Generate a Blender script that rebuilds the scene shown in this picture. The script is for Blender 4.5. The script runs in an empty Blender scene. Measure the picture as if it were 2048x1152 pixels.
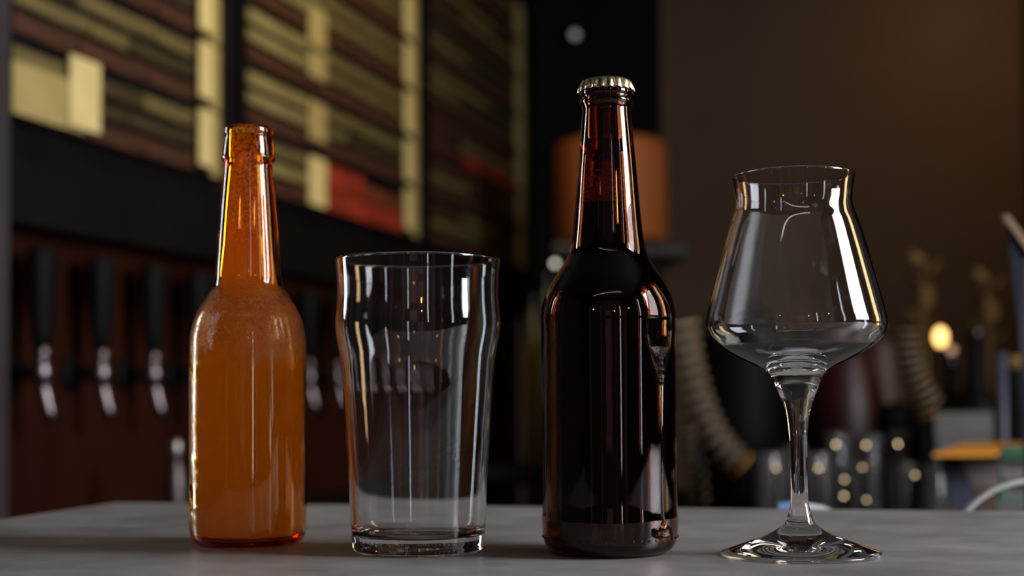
import bpy, bmesh, math, random
from mathutils import Vector, Matrix, noise
random.seed(7)
S = bpy.context.scene
COL = S.collection
PI = math.pi

# ------------------------------------------------------------------ camera
H = 1.05                       # height of the bar top
CAM_H = 0.0878                 # lens height over the bar top
F_PX, W_PX, H_PX = 2837.0, 2048.0, 1152.0
PITCH, ROLL, CY = math.radians(2.0), math.radians(0.37), 685.0
cam_d = bpy.data.cameras.new('camera')
cam = bpy.data.objects.new('camera', cam_d)
COL.objects.link(cam)
S.camera = cam
cam_d.sensor_width = 36.0
cam_d.lens = 36.0 * F_PX / W_PX
cam_d.shift_y = (CY - H_PX / 2) / W_PX
cam_d.clip_start, cam_d.clip_end = 0.02, 60
cam_d.dof.use_dof = True
cam_d.dof.focus_distance = 0.745
cam_d.dof.aperture_fstop = 4.9
cam_d.dof.aperture_blades = 0
CM = Matrix.Translation((0, 0, H + CAM_H)) @ Matrix.Rotation(PI / 2 + PITCH, 4, 'X') @ Matrix.Rotation(-ROLL, 4, 'Z')
cam.matrix_world = CM
CR = CM.to_3x3()
CO = Vector((0, 0, H + CAM_H))

def ray(px, py):
    return (CR @ Vector(((px - W_PX / 2) / F_PX, -(py - CY) / F_PX, -1))).normalized()
def at(px, py, Y):             # where a sight line crosses the depth Y
    r = ray(px, py)
    return CO + r * (Y / r.y)
def on_z(px, py, z):           # where a sight line meets a level
    r = ray(px, py)
    return CO + r * ((z - CO.z) / r.z)

# ------------------------------------------------------------------ world, light, exposure
w = bpy.data.worlds.new('room_ambient'); S.world = w; w.use_nodes = True
bg = w.node_tree.nodes['Background']
bg.inputs[0].default_value = (0.55, 0.5, 0.6, 1); bg.inputs[1].default_value = 0.003
S.view_settings.view_transform = 'Standard'; S.view_settings.look = 'None'
S.view_settings.exposure = 0.0; S.view_settings.gamma = 1.0
S.view_settings.use_curve_mapping = False

def area(name, loc, target, sx, sy, power, color, spread=PI):
    l = bpy.data.lights.new(name, 'AREA'); l.shape = 'RECTANGLE'; l.size = sx; l.size_y = sy
    l.energy = power; l.color = color; l.spread = spread
    o = bpy.data.objects.new(name, l); COL.objects.link(o)
    o.location = loc
    d = Vector(target) - Vector(loc)
    z = -d.normalized(); up = Vector((0, 0, 1))
    if abs(z.z) > .99: up = Vector((0, 1, 0))
    x = up.cross(z).normalized(); y = z.cross(x)
    o.rotation_euler = Matrix((x, y, z)).transposed().to_euler()
    return o
RX, LX, FY, BY = 2.0, -3.2, -2.6, 5.5          # inner faces of the room
# daylight through the right-hand window, the left-hand glazed door and the warm-shaded side window
area('daylight_right', (RX - .03, .38, 1.94), (0, .38, 1.94), .72, 1.30, 84, (.86, .93, 1.0))
area('daylight_left', (LX + .03, 2.42, 1.5), (0, 2.42, 1.5), .30, 2.4, 52, (.78, .88, 1.0))
area('warm_window_light', (RX - .03, 1.42, 1.85), (0, 1.42, 1.85), .26, 1.3, 7, (1.0, .66, .32))
area('slit_light_right', (RX - .03, -.72, 1.75), (0, -.72, 1.75), .10, 1.5, 3.2, (.84, .90, 1.0))
area('slit_light_front', (1.05, FY + .03, 1.75), (1.05, 0, 1.75), .10, 1.7, 3.0, (.84, .88, 1.0))
area('menu_fill', (.1, 2.6, 2.9), (-.75, 3.0, 1.95), 1.2, .2, 4.8, (1.0, .80, .38), math.radians(110))  # unseen area light added to brighten the menu boards
area('back_wall_fill', (1.85, 4.7, 2.75), (2.1, 5.5, 1.7), .4, .3, 1.9, (1.0, .70, .42))  # unseen warm light added to grade the brown back wall
area('front_room_fill', (-.2, -1.2, 3.1), (0, -2.6, 1.4), 2.2, .4, 20, (1.0, .80, .80))  # unseen light added so the wall behind the lens shows in reflections

c = S.cycles
c.use_denoising = True
try: c.denoiser = 'OPENIMAGEDENOISE'
except Exception: pass
c.max_bounces = 24; c.transmission_bounces = 24; c.transparent_max_bounces = 24
c.glossy_bounces = 8; c.diffuse_bounces = 4
c.caustics_reflective = True; c.caustics_refractive = True
c.blur_glossy = 0.6
c.sample_clamp_indirect = 6.0

# ------------------------------------------------------------------ materials
def mat(name, color=(.5, .5, .5), rough=.5, metal=0, **kw):
    m = bpy.data.materials.new(name); m.use_nodes = True
    p = m.node_tree.nodes['Principled BSDF']
    p.inputs['Base Color'].default_value = (*color, 1)
    p.inputs['Roughness'].default_value = rough
    p.inputs['Metallic'].default_value = metal
    for k, v in kw.items():
        p.inputs[k.replace('_', ' ')].default_value = v
    return m
def N(m, t, **kw):
    n = m.node_tree.nodes.new(t)
    for k, v in kw.items(): setattr(n, k, v)
    return n
def L(m, a, b): m.node_tree.links.new(a, b)
def mottled(name, c1, c2, scale=8, rough=.6, stretch=(1, 1, 1), bump=.0, metal=0, detail=6, rvar=0, lo=.35, hi=.65):
    m = mat(name, c1, rough, metal); p = m.node_tree.nodes['Principled BSDF']
    tc = N(m, 'ShaderNodeTexCoord'); mp = N(m, 'ShaderNodeMapping'); mp.inputs['Scale'].default_value = stretch
    nz = N(m, 'ShaderNodeTexNoise'); nz.inputs['Scale'].default_value = scale; nz.inputs['Detail'].default_value = detail
    cr = N(m, 'ShaderNodeValToRGB')
    cr.color_ramp.elements[0].position = lo; cr.color_ramp.elements[0].color = (*c1, 1)
    cr.color_ramp.elements[1].position = hi; cr.color_ramp.elements[1].color = (*c2, 1)
    L(m, tc.outputs['Object'], mp.inputs['Vector']); L(m, mp.outputs[0], nz.inputs['Vector'])
    L(m, nz.outputs['Fac'], cr.inputs[0]); L(m, cr.outputs[0], p.inputs['Base Color'])
    if bump:
        b = N(m, 'ShaderNodeBump'); b.inputs['Strength'].default_value = bump; b.inputs['Distance'].default_value = .002
        L(m, nz.outputs['Fac'], b.inputs['Height']); L(m, b.outputs[0], p.inputs['Normal'])
    if rvar:
        mr = N(m, 'ShaderNodeMapRange'); mr.inputs['To Min'].default_value = rough - rvar; mr.inputs['To Max'].default_value = rough + rvar
        L(m, nz.outputs['Fac'], mr.inputs['Value']); L(m, mr.outputs[0], p.inputs['Roughness'])
    return m
def emis(name, color, strength):
    m = mat(name, (.02, .02, .02), .4)
    p = m.node_tree.nodes['Principled BSDF']
    p.inputs['Emission Color'].default_value = (*color, 1); p.inputs['Emission Strength'].default_value = strength
    return m

M = {}
M['glass'] = mat('clear_glass', (.985, .99, .99), 0.0, IOR=1.52, Transmission_Weight=1.0)
M['tumbler_glass'] = mat('thin_glass', (.86, .87, .9), 0.02, IOR=1.45, Transmission_Weight=.92)
M['brown_glass'] = mat('dark_amber_glass', (.34, .10, .02), 0.0, IOR=1.52, Transmission_Weight=1.0)
def absorb(m, col, dens):
    v = m.node_tree.nodes.new('ShaderNodeVolumeAbsorption'); v.inputs[0].default_value = (*col, 1); v.inputs[1].default_value = dens
    m.node_tree.links.new(v.outputs[0], m.node_tree.nodes['Material Output'].inputs['Volume'])
absorb(M['brown_glass'], (.80, .42, .0), 130)
M['beer'] = mat('dark_beer', (.006, .0012, .0008), 0.05, IOR=1.34)
M['chrome'] = mat('brushed_chrome', (.26, .215, .23), .32, 1)
M['steel'] = mat('dull_steel', (.45, .42, .42), .4, 1)
M['cap'] = mottled('gold_crown_metal', (.80, .66, .36), (.92, .80, .50), 60, .26, metal=1)
M['cap_liner'] = mat('cap_liner_grey', (.3, .3, .3), .6)
M['black'] = mat('matt_black', (.004, .004, .0045), .6)
for _k in ('black',): M[_k].node_tree.nodes['Principled BSDF'].inputs['Specular IOR Level'].default_value = .12
M['black_gloss'] = mat('satin_black', (.006, .006, .007), .3)
M['bulkhead'] = mottled('black_painted_board', (.0045, .0036, .0045), (.007, .0058, .0068), 5, .7)
M['wood'] = mottled('dark_red_wood', (.024, .0055, .003), (.042, .010, .0045), 5, .45, (1, 1, .15), .2)
for _k, _s in (('bulkhead', .12), ('wood', .15)): M[_k].node_tree.nodes['Principled BSDF'].inputs['Specular IOR Level'].default_value = _s
M['wall'] = mottled('brown_plaster', (.17, .105, .07), (.20, .13, .08), 1.2, .85, bump=.1)
M['dark_wall'] = mottled('near_black_paint', (.006, .0055, .0055), (.009, .008, .008), 3, .8)
M['dark_wall'].node_tree.nodes['Principled BSDF'].inputs['Specular IOR Level'].default_value = .1
M['mauve'] = mottled('mauve_plaster', (.20, .15, .17), (.27, .20, .22), 3, .8)
M['dark_plum'] = mottled('dark_plum_plaster', (.045, .033, .036), (.07, .05, .055), 3, .8)
M['ceil'] = mottled('dark_ceiling_paint', (.03, .027, .028), (.04, .035, .036), 2, .9)
M['floor'] = mottled('dark_floor_boards', (.05, .035, .028), (.08, .055, .04), 3, .5, (6, 1, 1))
M['post'] = mottled('mauve_grey_post', (.040, .032, .037), (.055, .045, .052), 4, .5)
M['olive'] = mottled('olive_menu_paper', (.11, .085, .025), (.20, .15, .055), 9, .55, (1, 1, 6))
M['dark_olive'] = mottled('dark_olive_menu_paper', (.035, .022, .009), (.07, .05, .018), 9, .55, (1, 1, 6))
M['brown_strip'] = mottled('rust_menu_paper', (.045, .018, .010), (.10, .035, .018), 8, .55, (1, 1, 6))
M['red_strip'] = mottled('red_menu_paper', (.26, .025, .012), (.42, .045, .018), 8, .55)
M['glare_olive'] = mottled('glare_olive_menu_paper', (.22, .17, .06), (.34, .27, .11), 7, .55, (1, 1, 4))  # olive paper made paler, glare painted into the colour
M['brown_red'] = mottled('brick_red_menu_paper', (.14, .03, .012), (.22, .05, .02), 7, .55)
M['yellow'] = mottled('pale_yellow_tag', (.80, .62, .25), (.92, .74, .34), 10, .5)
M['dull_yellow'] = mottled('dull_yellow_tag', (.42, .32, .12), (.52, .40, .16), 10, .5)
M['tan'] = mottled('orange_tan_shade', (.40, .105, .02), (.50, .14, .03), 4, .6, (1, 1, .2))
M['window_frame'] = mat('black_window_frame', (.02, .02, .02), .5)
M['curtain'] = mottled('mauve_curtain', (.30, .21, .24), (.42, .30, .33), 3, .85, (6, 6, .3))
M['brick'] = mottled('dusty_pink_brick', (.32, .18, .16), (.45, .27, .24), 12, .85)
M['rib'] = mottled('tan_ribbed_rim', (.42, .29, .18), (.55, .40, .25), 20, .4)
M['rib_gold'] = mottled('orange_rim', (.72, .30, .06), (.80, .38, .10), 20, .4)
M['paper_white'] = mat('white_paper', (.78, .80, .84), .5)
M['paper_blue'] = mat('blue_paper', (.22, .34, .68), .5)
M['orange'] = mottled('orange_card', (.92, .33, .02), (.98, .40, .03), 8, .5)
M['green'] = mottled('green_cloth_cover', (.06, .20, .11), (.09, .26, .15), 10, .6)
M['dark_green'] = mottled('grey_green_cover', (.06, .09, .08), (.08, .12, .10), 10, .6)
M['pages'] = mottled('grey_page_block', (.26, .22, .21), (.34, .29, .27), 30, .7, (1, 1, 12))
M['greybox'] = mottled('grey_card_box', (.16, .155, .15), (.20, .19, .185), 10, .7)
M['navy'] = mottled('navy_board', (.003, .004, .010), (.005, .006, .016), 6, .9)
M['blue_grey'] = mottled('blue_grey_enamel', (.05, .052, .085), (.07, .072, .11), 8, .45)
M['tan_edge'] = mat('bare_tan_edge', (.22, .12, .065), .7)
M['cable'] = mat('white_cable_sheath', (.50, .48, .46), .45)
M['dark_red'] = mottled('dark_red_enamel', (.035, .004, .005), (.05, .007, .008), 8, .45)
M['pink_brown'] = mottled('pinkish_brown_ceramic', (.10, .055, .045), (.14, .08, .065), 8, .5)
M['leaf'] = mottled('dry_gold_leaf', (.30, .18, .05), (.42, .26, .08), 30, .6)
M['warm_bulb'] = emis('warm_bulb_glow', (1.0, .56, .17), 3.6)
M['dim_bulb'] = emis('dim_bulb_glow', (1.0, .78, .5), 5)
M['cool_glint'] = emis('cool_glint_glow', (.95, .88, .72), 2)

# bar top: grey sealed concrete with scratches and cloudy wear
def counter_mat():
    m = mat('grey_sealed_concrete', (.2, .2, .2), .4); nt = m.node_tree; p = nt.nodes['Principled BSDF']
    tc = N(m, 'ShaderNodeTexCoord')
    n1 = N(m, 'ShaderNodeTexNoise'); n1.inputs['Scale'].default_value = 14; n1.inputs['Detail'].default_value = 8; n1.inputs['Roughness'].default_value = .65
    mp = N(m, 'ShaderNodeMapping'); mp.inputs['Scale'].default_value = (12, 90, 1); mp.inputs['Rotation'].default_value = (0, 0, .25)
    n2 = N(m, 'ShaderNodeTexNoise'); n2.inputs['Scale'].default_value = 3; n2.inputs['Detail'].default_value = 8
    n3 = N(m, 'ShaderNodeTexNoise'); n3.inputs['Scale'].default_value = 420; n3.inputs['Detail'].default_value = 2
    for n in (n1, n3): L(m, tc.outputs['Object'], n.inputs['Vector'])
    L(m, tc.outputs['Object'], mp.inputs['Vector']); L(m, mp.outputs[0], n2.inputs['Vector'])
    cr = N(m, 'ShaderNodeValToRGB'); e = cr.color_ramp.elements
    e[0].position = .3; e[0].color = (.172, .158, .15, 1); e[1].position = .72; e[1].color = (.33, .30, .285, 1)
    L(m, n1.outputs['Fac'], cr.inputs[0])
    cr2 = N(m, 'ShaderNodeValToRGB'); e = cr2.color_ramp.elements
    e[0].position = .60; e[0].color = (1, 1, 1, 1); e[1].position = .78; e[1].color = (1.45, 1.4, 1.35, 1)
    L(m, n2.outputs['Fac'], cr2.inputs[0])
    mx = N(m, 'ShaderNodeMix', data_type='RGBA', blend_type='MULTIPLY'); mx.inputs[0].default_value = 1
    L(m, cr.outputs[0], mx.inputs[6]); L(m, cr2.outputs[0], mx.inputs[7])
    sp = N(m, 'ShaderNodeValToRGB'); e = sp.color_ramp.elements
    e[0].position = .70; e[0].color = (0, 0, 0, 1); e[1].position = .76; e[1].color = (1, 1, 1, 1)
    L(m, n3.outputs['Fac'], sp.inputs[0])
    mx2 = N(m, 'ShaderNodeMix', data_type='RGBA'); mx2.inputs[7].default_value = (.42, .39, .35, 1)
    L(m, sp.outputs[0], mx2.inputs[0]); L(m, mx.outputs[2], mx2.inputs[6])
    L(m, mx2.outputs[2], p.inputs['Base Color'])
    mr = N(m, 'ShaderNodeMapRange'); mr.inputs['To Min'].default_value = .26; mr.inputs['To Max'].default_value = .5
    L(m, n1.outputs['Fac'], mr.inputs['Value']); L(m, mr.outputs[0], p.inputs['Roughness'])
    b = N(m, 'ShaderNodeBump'); b.inputs['Strength'].default_value = .25; b.inputs['Distance'].default_value = .0006
    L(m, n2.outputs['Fac'], b.inputs['Height']); L(m, b.outputs[0], p.inputs['Normal'])
    return m
M['counter'] = counter_mat()

# amber bottle: tinted glass with condensation outside on one flank, and a cloudy film inside
def amber_glass_mat():
    m = mat('amber_glass', (1.0, .645, .02), 0.0, IOR=1.52, Transmission_Weight=1.0); nt = m.node_tree; p = nt.nodes['Principled BSDF']; out = nt.nodes['Material Output']
    tc = N(m, 'ShaderNodeTexCoord'); sep = N(m, 'ShaderNodeSeparateXYZ'); L(m, tc.outputs['Object'], sep.inputs[0])
    def rng(src, a, b, smooth=False):
        n = N(m, 'ShaderNodeMapRange')
        if smooth: n.interpolation_type = 'SMOOTHSTEP'
        n.inputs['From Min'].default_value = a; n.inputs['From Max'].default_value = b; L(m, src, n.inputs['Value']); return n.outputs[0]
    def mul(a, b):
        n = N(m, 'ShaderNodeMath', operation='MULTIPLY'); L(m, a, n.inputs[0])
        if isinstance(b, float): n.inputs[1].default_value = b
        else: L(m, b, n.inputs[1])
        return n.outputs[0]
    def nz(sc, d):
        n = N(m, 'ShaderNodeTexNoise'); n.inputs['Scale'].default_value = sc; n.inputs['Detail'].default_value = d; L(m, tc.outputs['Object'], n.inputs[0]); return n.outputs['Fac']
    big, mid, fine = nz(45, 6), nz(160, 5), nz(1100, 3)
    left = rng(sep.outputs[0], -.018, -.032)
    below = rng(sep.outputs[2], .153, .140, True)
    patch = mul(mul(left, below), rng(big, .44, .52))
    shoulder = mul(mul(rng(sep.outputs[2], .100, .122, True), below), rng(fine, .47, .60))
    mx = N(m, 'ShaderNodeMath', operation='MAXIMUM'); L(m, patch, mx.inputs[0]); L(m, mul(shoulder, .45), mx.inputs[1])
    d = N(m, 'ShaderNodeBsdfDiffuse'); d.inputs[0].default_value = (.42, .34, .34, 1)
    fac = mul(mx.outputs[0], .20)
    ms = N(m, 'ShaderNodeMixShader'); L(m, fac, ms.inputs[0]); L(m, p.outputs[0], ms.inputs[1]); L(m, d.outputs[0], ms.inputs[2]); L(m, ms.outputs[0], out.inputs[0])
    L(m, mul(mx.outputs[0], .22), p.inputs['Roughness'])
    bp = N(m, 'ShaderNodeBump'); bp.inputs['Strength'].default_value = .8; bp.inputs['Distance'].default_value = .0006
    L(m, mul(mx.outputs[0], mid), bp.inputs['Height']); L(m, bp.outputs[0], p.inputs['Normal'])
    return m
M['amber_glass'] = amber_glass_mat(); absorb(M['amber_glass'], (1.0, .36, 0), 95)
def film_mat():
    m = bpy.data.materials.new('cloudy_film'); m.use_nodes = True; nt = m.node_tree
    nt.nodes.remove(nt.nodes['Principled BSDF']); out = nt.nodes['Material Output']
    tc = N(m, 'ShaderNodeTexCoord'); sep = N(m, 'ShaderNodeSeparateXYZ'); L(m, tc.outputs['Object'], sep.inputs[0])
    tl = N(m, 'ShaderNodeBsdfTranslucent'); tl.inputs[0].default_value = (1.0, .80, .2, 1)
    df = N(m, 'ShaderNodeBsdfDiffuse'); df.inputs[0].default_value = (.95, .72, .22, 1)
    tr = N(m, 'ShaderNodeBsdfTransparent')
    sc = N(m, 'ShaderNodeMixShader'); sc.inputs[0].default_value = .2; L(m, tl.outputs[0], sc.inputs[1]); L(m, df.outputs[0], sc.inputs[2])
    n1 = N(m, 'ShaderNodeTexNoise'); n1.inputs['Scale'].default_value = 520; n1.inputs['Detail'].default_value = 4; n1.inputs['Roughness'].default_value = .7
    n2 = N(m, 'ShaderNodeTexNoise'); n2.inputs['Scale'].default_value = 30; n2.inputs['Detail'].default_value = 4
    for n in (n1, n2): L(m, tc.outputs['Object'], n.inputs[0])
    mz = N(m, 'ShaderNodeMapRange'); mz.inputs['From Min'].default_value = .165; mz.inputs['From Max'].default_value = .225; L(m, sep.outputs[2], mz.inputs['Value'])
    sp = N(m, 'ShaderNodeMapRange'); sp.inputs['From Min'].default_value = .60; sp.inputs['From Max'].default_value = .44; L(m, n1.outputs['Fac'], sp.inputs['Value'])
    cl = N(m, 'ShaderNodeMapRange'); cl.inputs['To Min'].default_value = .02; cl.inputs['To Max'].default_value = .16; L(m, n2.outputs['Fac'], cl.inputs['Value'])
    a = N(m, 'ShaderNodeMath', operation='MULTIPLY'); L(m, mz.outputs[0], a.inputs[0]); L(m, sp.outputs[0], a.inputs[1])
    b = N(m, 'ShaderNodeMath', operation='MULTIPLY_ADD'); b.inputs[1].default_value = 1.05; L(m, a.outputs[0], b.inputs[0]); L(m, cl.outputs[0], b.inputs[2])
    mx = N(m, 'ShaderNodeMixShader'); L(m, b.outputs[0], mx.inputs[0]); L(m, sc.outputs[0], mx.inputs[1]); L(m, tr.outputs[0], mx.inputs[2])
    L(m, mx.outputs[0], out.inputs[0]); return m
M['film'] = film_mat()
def foam_mat():
    m = bpy.data.materials.new('foam_specks'); m.use_nodes = True; nt = m.node_tree
    nt.nodes.remove(nt.nodes['Principled BSDF']); out = nt.nodes['Material Output']
    tc = N(m, 'ShaderNodeTexCoord')
    n1 = N(m, 'ShaderNodeTexNoise'); n1.inputs['Scale'].default_value = 480; n1.inputs['Detail'].default_value = 4; L(m, tc.outputs['Object'], n1.inputs[0])
    r = N(m, 'ShaderNodeMapRange'); r.inputs['From Min'].default_value = .47; r.inputs['From Max'].default_value = .6; L(m, n1.outputs['Fac'], r.inputs['Value'])
    d = N(m, 'ShaderNodeBsdfDiffuse'); d.inputs[0].default_value = (.98, .85, .6, 1)
    tl = N(m, 'ShaderNodeBsdfTranslucent'); tl.inputs[0].default_value = (.98, .85, .6, 1)
    a = N(m, 'ShaderNodeMixShader'); a.inputs[0].default_value = .5; L(m, d.outputs[0], a.inputs[1]); L(m, tl.outputs[0], a.inputs[2])
    t = N(m, 'ShaderNodeBsdfTransparent')
    b = N(m, 'ShaderNodeMixShader'); L(m, r.outputs[0], b.inputs[0]); L(m, t.outputs[0], b.inputs[1]); L(m, a.outputs[0], b.inputs[2])
    L(m, b.outputs[0], out.inputs[0]); return m
M['foam'] = foam_mat()

# ------------------------------------------------------------------ mesh helpers
def link(name, me, m, parent=None, smooth=False, loc=None):
    if m: me.materials.append(m)
    o = bpy.data.objects.new(name, me); COL.objects.link(o)
    if parent: o.parent = parent
    if loc is not None: o.location = loc
    if smooth:
        for p in me.polygons: p.use_smooth = True
    return o
def from_bm(name, bm, m, parent=None, smooth=False, loc=None):
    me = bpy.data.meshes.new(name); bmesh.ops.recalc_face_normals(bm, faces=bm.faces)
    bm.to_mesh(me); bm.free()
    return link(name, me, m, parent, smooth, loc)
def bm_box(bm, c, s, rot=None, bevel=0):
    r = bmesh.ops.create_cube(bm, size=1)
    vs = r['verts']
    bmesh.ops.scale(bm, vec=s, verts=vs)
    if bevel:
        es = list({e for v in vs for e in v.link_edges})
        rr = bmesh.ops.bevel(bm, geom=es, offset=bevel, segments=2, affect='EDGES', profile=.5)
        vs = list({v for f in rr['faces'] for v in f.verts} | {v for v in vs if v.is_valid})
    if rot is not None: bmesh.ops.rotate(bm, matrix=rot, verts=vs)
    bmesh.ops.translate(bm, vec=c, verts=vs)
def box(name, c, s, m, parent=None, rot=None, bevel=0):
    bm = bmesh.new(); bm_box(bm, (0, 0, 0), s, rot, bevel)
    return from_bm(name, bm, m, parent, loc=c)
def bm_lathe(bm, prof, seg=64, close=False):
    rings = []
    for r, z in prof:
        if r < 1e-7: rings.append([bm.verts.new((0, 0, z))])
        else: rings.append([bm.verts.new((r * math.cos(2 * PI * k / seg), r * math.sin(2 * PI * k / seg), z)) for k in range(seg)])
    pairs = list(zip(rings, rings[1:]))
    if close: pairs.append((rings[-1], rings[0]))
    for a, b in pairs:
        for k in range(seg):
            k2 = (k + 1) % seg
            if len(a) == 1 and len(b) == 1: continue
            if len(a) == 1: bm.faces.new((a[0], b[k2], b[k]))
            elif len(b) == 1: bm.faces.new((a[k], a[k2], b[0]))
            else: bm.faces.new((a[k], a[k2], b[k2], b[k]))
def lathe(name, prof, m, parent=None, seg=64, loc=None, smooth=True):
    bm = bmesh.new(); bm_lathe(bm, prof, seg)
    return from_bm(name, bm, m, parent, smooth, loc)
def spline(pts, n=8):            # Catmull-Rom through profile points (centripetal enough for these)
    out = []
    P = [Vector(p) for p in pts]
    for i in range(len(P) - 1):
        p0 = P[i - 1] if i else P[0] * 2 - P[1]; p1 = P[i]; p2 = P[i + 1]; p3 = P[i + 2] if i + 2 < len(P) else P[-1] * 2 - P[-2]
        l01 = max((p1 - p0).length, 1e-6) ** .5; l12 = max((p2 - p1).length, 1e-6) ** .5; l23 = max((p3 - p2).length, 1e-6) ** .5
        m1 = (p1 - p0) / l01 - (p2 - p0) / (l01 + l12) + (p2 - p1) / l12
        m2 = (p2 - p1) / l12 - (p3 - p1) / (l12 + l23) + (p3 - p2) / l23
        m1 *= l12; m2 *= l12
        for k in range(n):
            t = k / n
            out.append(p1 * (2 * t**3 - 3 * t * t + 1) + m1 * (t**3 - 2 * t * t + t) + p2 * (-2 * t**3 + 3 * t * t) + m2 * (t**3 - t * t))
    out.append(P[-1]); return out
def tube(name, pts, rad, m, parent=None, seg=12, cap=True):
    bm = bmesh.new(); rings = []
    for i, p in enumerate(pts):
        p = Vector(p); a = Vector(pts[max(i - 1, 0)]); b = Vector(pts[min(i + 1, len(pts) - 1)])
        d = (b - a).normalized(); u = d.cross(Vector((0, 0, 1)))
        if u.length < .05: u = d.cross(Vector((1, 0, 0)))
        u.normalize(); v = d.cross(u); r = rad[i] if isinstance(rad, (list, tuple)) else rad
        rings.append([bm.verts.new(p + (u * math.cos(2 * PI * k / seg) + v * math.sin(2 * PI * k / seg)) * r) for k in range(seg)])
    for a, b in zip(rings, rings[1:]):
        for k in range(seg): bm.faces.new((a[k], a[(k + 1) % seg], b[(k + 1) % seg], b[k]))
    if cap: bm.faces.new(rings[0]); bm.faces.new(rings[-1])
    return from_bm(name, bm, m, parent, True)
def prism(name, poly, z0, z1, m, parent=None):
    bm = bmesh.new()
    a = [bm.verts.new((x, y, z0)) for x, y in poly]; b = [bm.verts.new((x, y, z1)) for x, y in poly]
    bm.faces.new(a); bm.faces.new(b)
    for k in range(len(a)):
        k2 = (k + 1) % len(a); bm.faces.new((a[k], a[k2], b[k2], b[k]))
    return from_bm(name, bm, m, parent)
def slab(name, quad, thick, m, parent=None):     # a flat sheet with four given corners and a thickness
    q = [Vector(p) for p in quad]; n = (q[1] - q[0]).cross(q[3] - q[0]).normalized() * thick
    bm = bmesh.new(); a = [bm.verts.new(p) for p in q]; b = [bm.verts.new(p + n) for p in q]
    bm.faces.new(a); bm.faces.new(b)
    for k in range(len(q)):
        k2 = (k + 1) % len(q); bm.faces.new((a[k], a[k2], b[k2], b[k]))
    return from_bm(name, bm, m, parent)
def thing(name, label, cat, loc=(0, 0, 0), rz=0, group=None):
    o = bpy.data.objects.new(name, None); COL.objects.link(o); o.empty_display_size = .02
    o.location = loc; o.rotation_euler = (0, 0, rz); tag(o, label, cat, group); return o
def tag(o, label, cat, group=None):
    o['label'] = label; o['category'] = cat
    if group: o['group'] = group
    return o
def struct(o): o['kind'] = 'structure'; return o
def copy_tree(o, parent=None):
    n = o.copy(); COL.objects.link(n)
    if parent: n.parent = parent
    for ch in list(o.children): copy_tree(ch, n)
    return n

# ------------------------------------------------------------------ the tap wall's plane
TH = math.radians(16.2)
D = Vector((math.sin(TH), math.cos(TH), 0)); NN = Vector((math.cos(TH), -math.sin(TH), 0))
PX0 = -1.369
def wallpt(Y, z, off=0):        # point of the wall face at depth Y, off metres out into the room
    return Vector((PX0 + math.tan(TH) * Y, Y, z)) + NN * off
RZW = -TH                       # local +Y runs along the wall, +X out of it

# ------------------------------------------------------------------ room shell
def wallbox(name, p0, p1, z0, z1, th, m):
    p0 = Vector(p0); p1 = Vector(p1); d = (p1 - p0).normalized(); n = Vector((d.y, -d.x))
    q = [p0, p1, p1 + n * th, p0 + n * th]
    return struct(prism(name, [(v.x, v.y) for v in q], z0, z1, m))
ZC = 3.2
struct(prism('floor', [(LX, FY), (RX, FY), (RX, BY), (LX, BY)], -.06, 0, M['floor']))
struct(prism('ceiling', [(LX, FY), (RX, FY), (RX, BY), (LX, BY)], ZC, ZC + .06, M['ceil']))
struct(box('wall_back', (.80, BY + .05, ZC / 2), (2.4, .1, ZC), M['wall']))
def wall_with_hole(name, axis, pos, a0, a1, holes, m):
    """a wall along Y (axis x) at X=pos from a0 to a1 with window openings (b0,b1,z0,z1)"""
    bm = bmesh.new(); cur = a0
    def piece(b0, b1, z0, z1):
        if b1 - b0 < 1e-4 or z1 - z0 < 1e-4: return
        if axis == 'x': bm_box(bm, (pos, (b0 + b1) / 2, (z0 + z1) / 2), (.1, b1 - b0, z1 - z0))
        else: bm_box(bm, ((b0 + b1) / 2, pos, (z0 + z1) / 2), (b1 - b0, .1, z1 - z0))
    for b0, b1, z0, z1 in sorted(holes):
        piece(cur, b0, 0, ZC); piece(b0, b1, 0, z0); piece(b0, b1, z1, ZC); cur = b1
    piece(cur, a1, 0, ZC)
    return struct(from_bm(name, bm, m))
wall_with_hole('wall_right', 'x', RX + .05, FY, BY, [(-.78, -.66, .98, 2.52), (.0, .76, 1.26, 2.62), (1.28, 1.56, 1.18, 2.52)], M['dark_plum'])
wall_with_hole('wall_left', 'x', LX - .05, FY, BY, [(2.22, 2.62, .28, 2.72)], M['dark_plum'])
wall_with_hole('wall_front', 'y', FY - .05, LX, RX, [(.99, 1.11, .88, 2.62)], M['dark_plum'])
def window(n, X, y0, y1, z0, z1, bars):
    bm = bmesh.new(); t = .035; yc, zc = (y0 + y1) / 2, (z0 + z1) / 2
    sgn = 1 if X > 0 else -1; x = X + sgn * .03
    for y in (y0 + t / 2, y1 - t / 2): bm_box(bm, (x, y, zc), (.05, t if y1 - y0 > .2 else .01, z1 - z0))
    for z in (z0 + t / 2, z1 - t / 2): bm_box(bm, (x, yc, z), (.05, y1 - y0, t))
    o = struct(from_bm('window_%d' % n, bm, M['window_frame']))
    return o
window(1, RX, .0, .76, 1.26, 2.62, 1); window(2, LX, 2.22, 2.62, .28, 2.72, 1); window(3, RX, 1.28, 1.56, 1.18, 2.52, 0); window(4, RX, -.78, -.66, .98, 2.52, 0)

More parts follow.
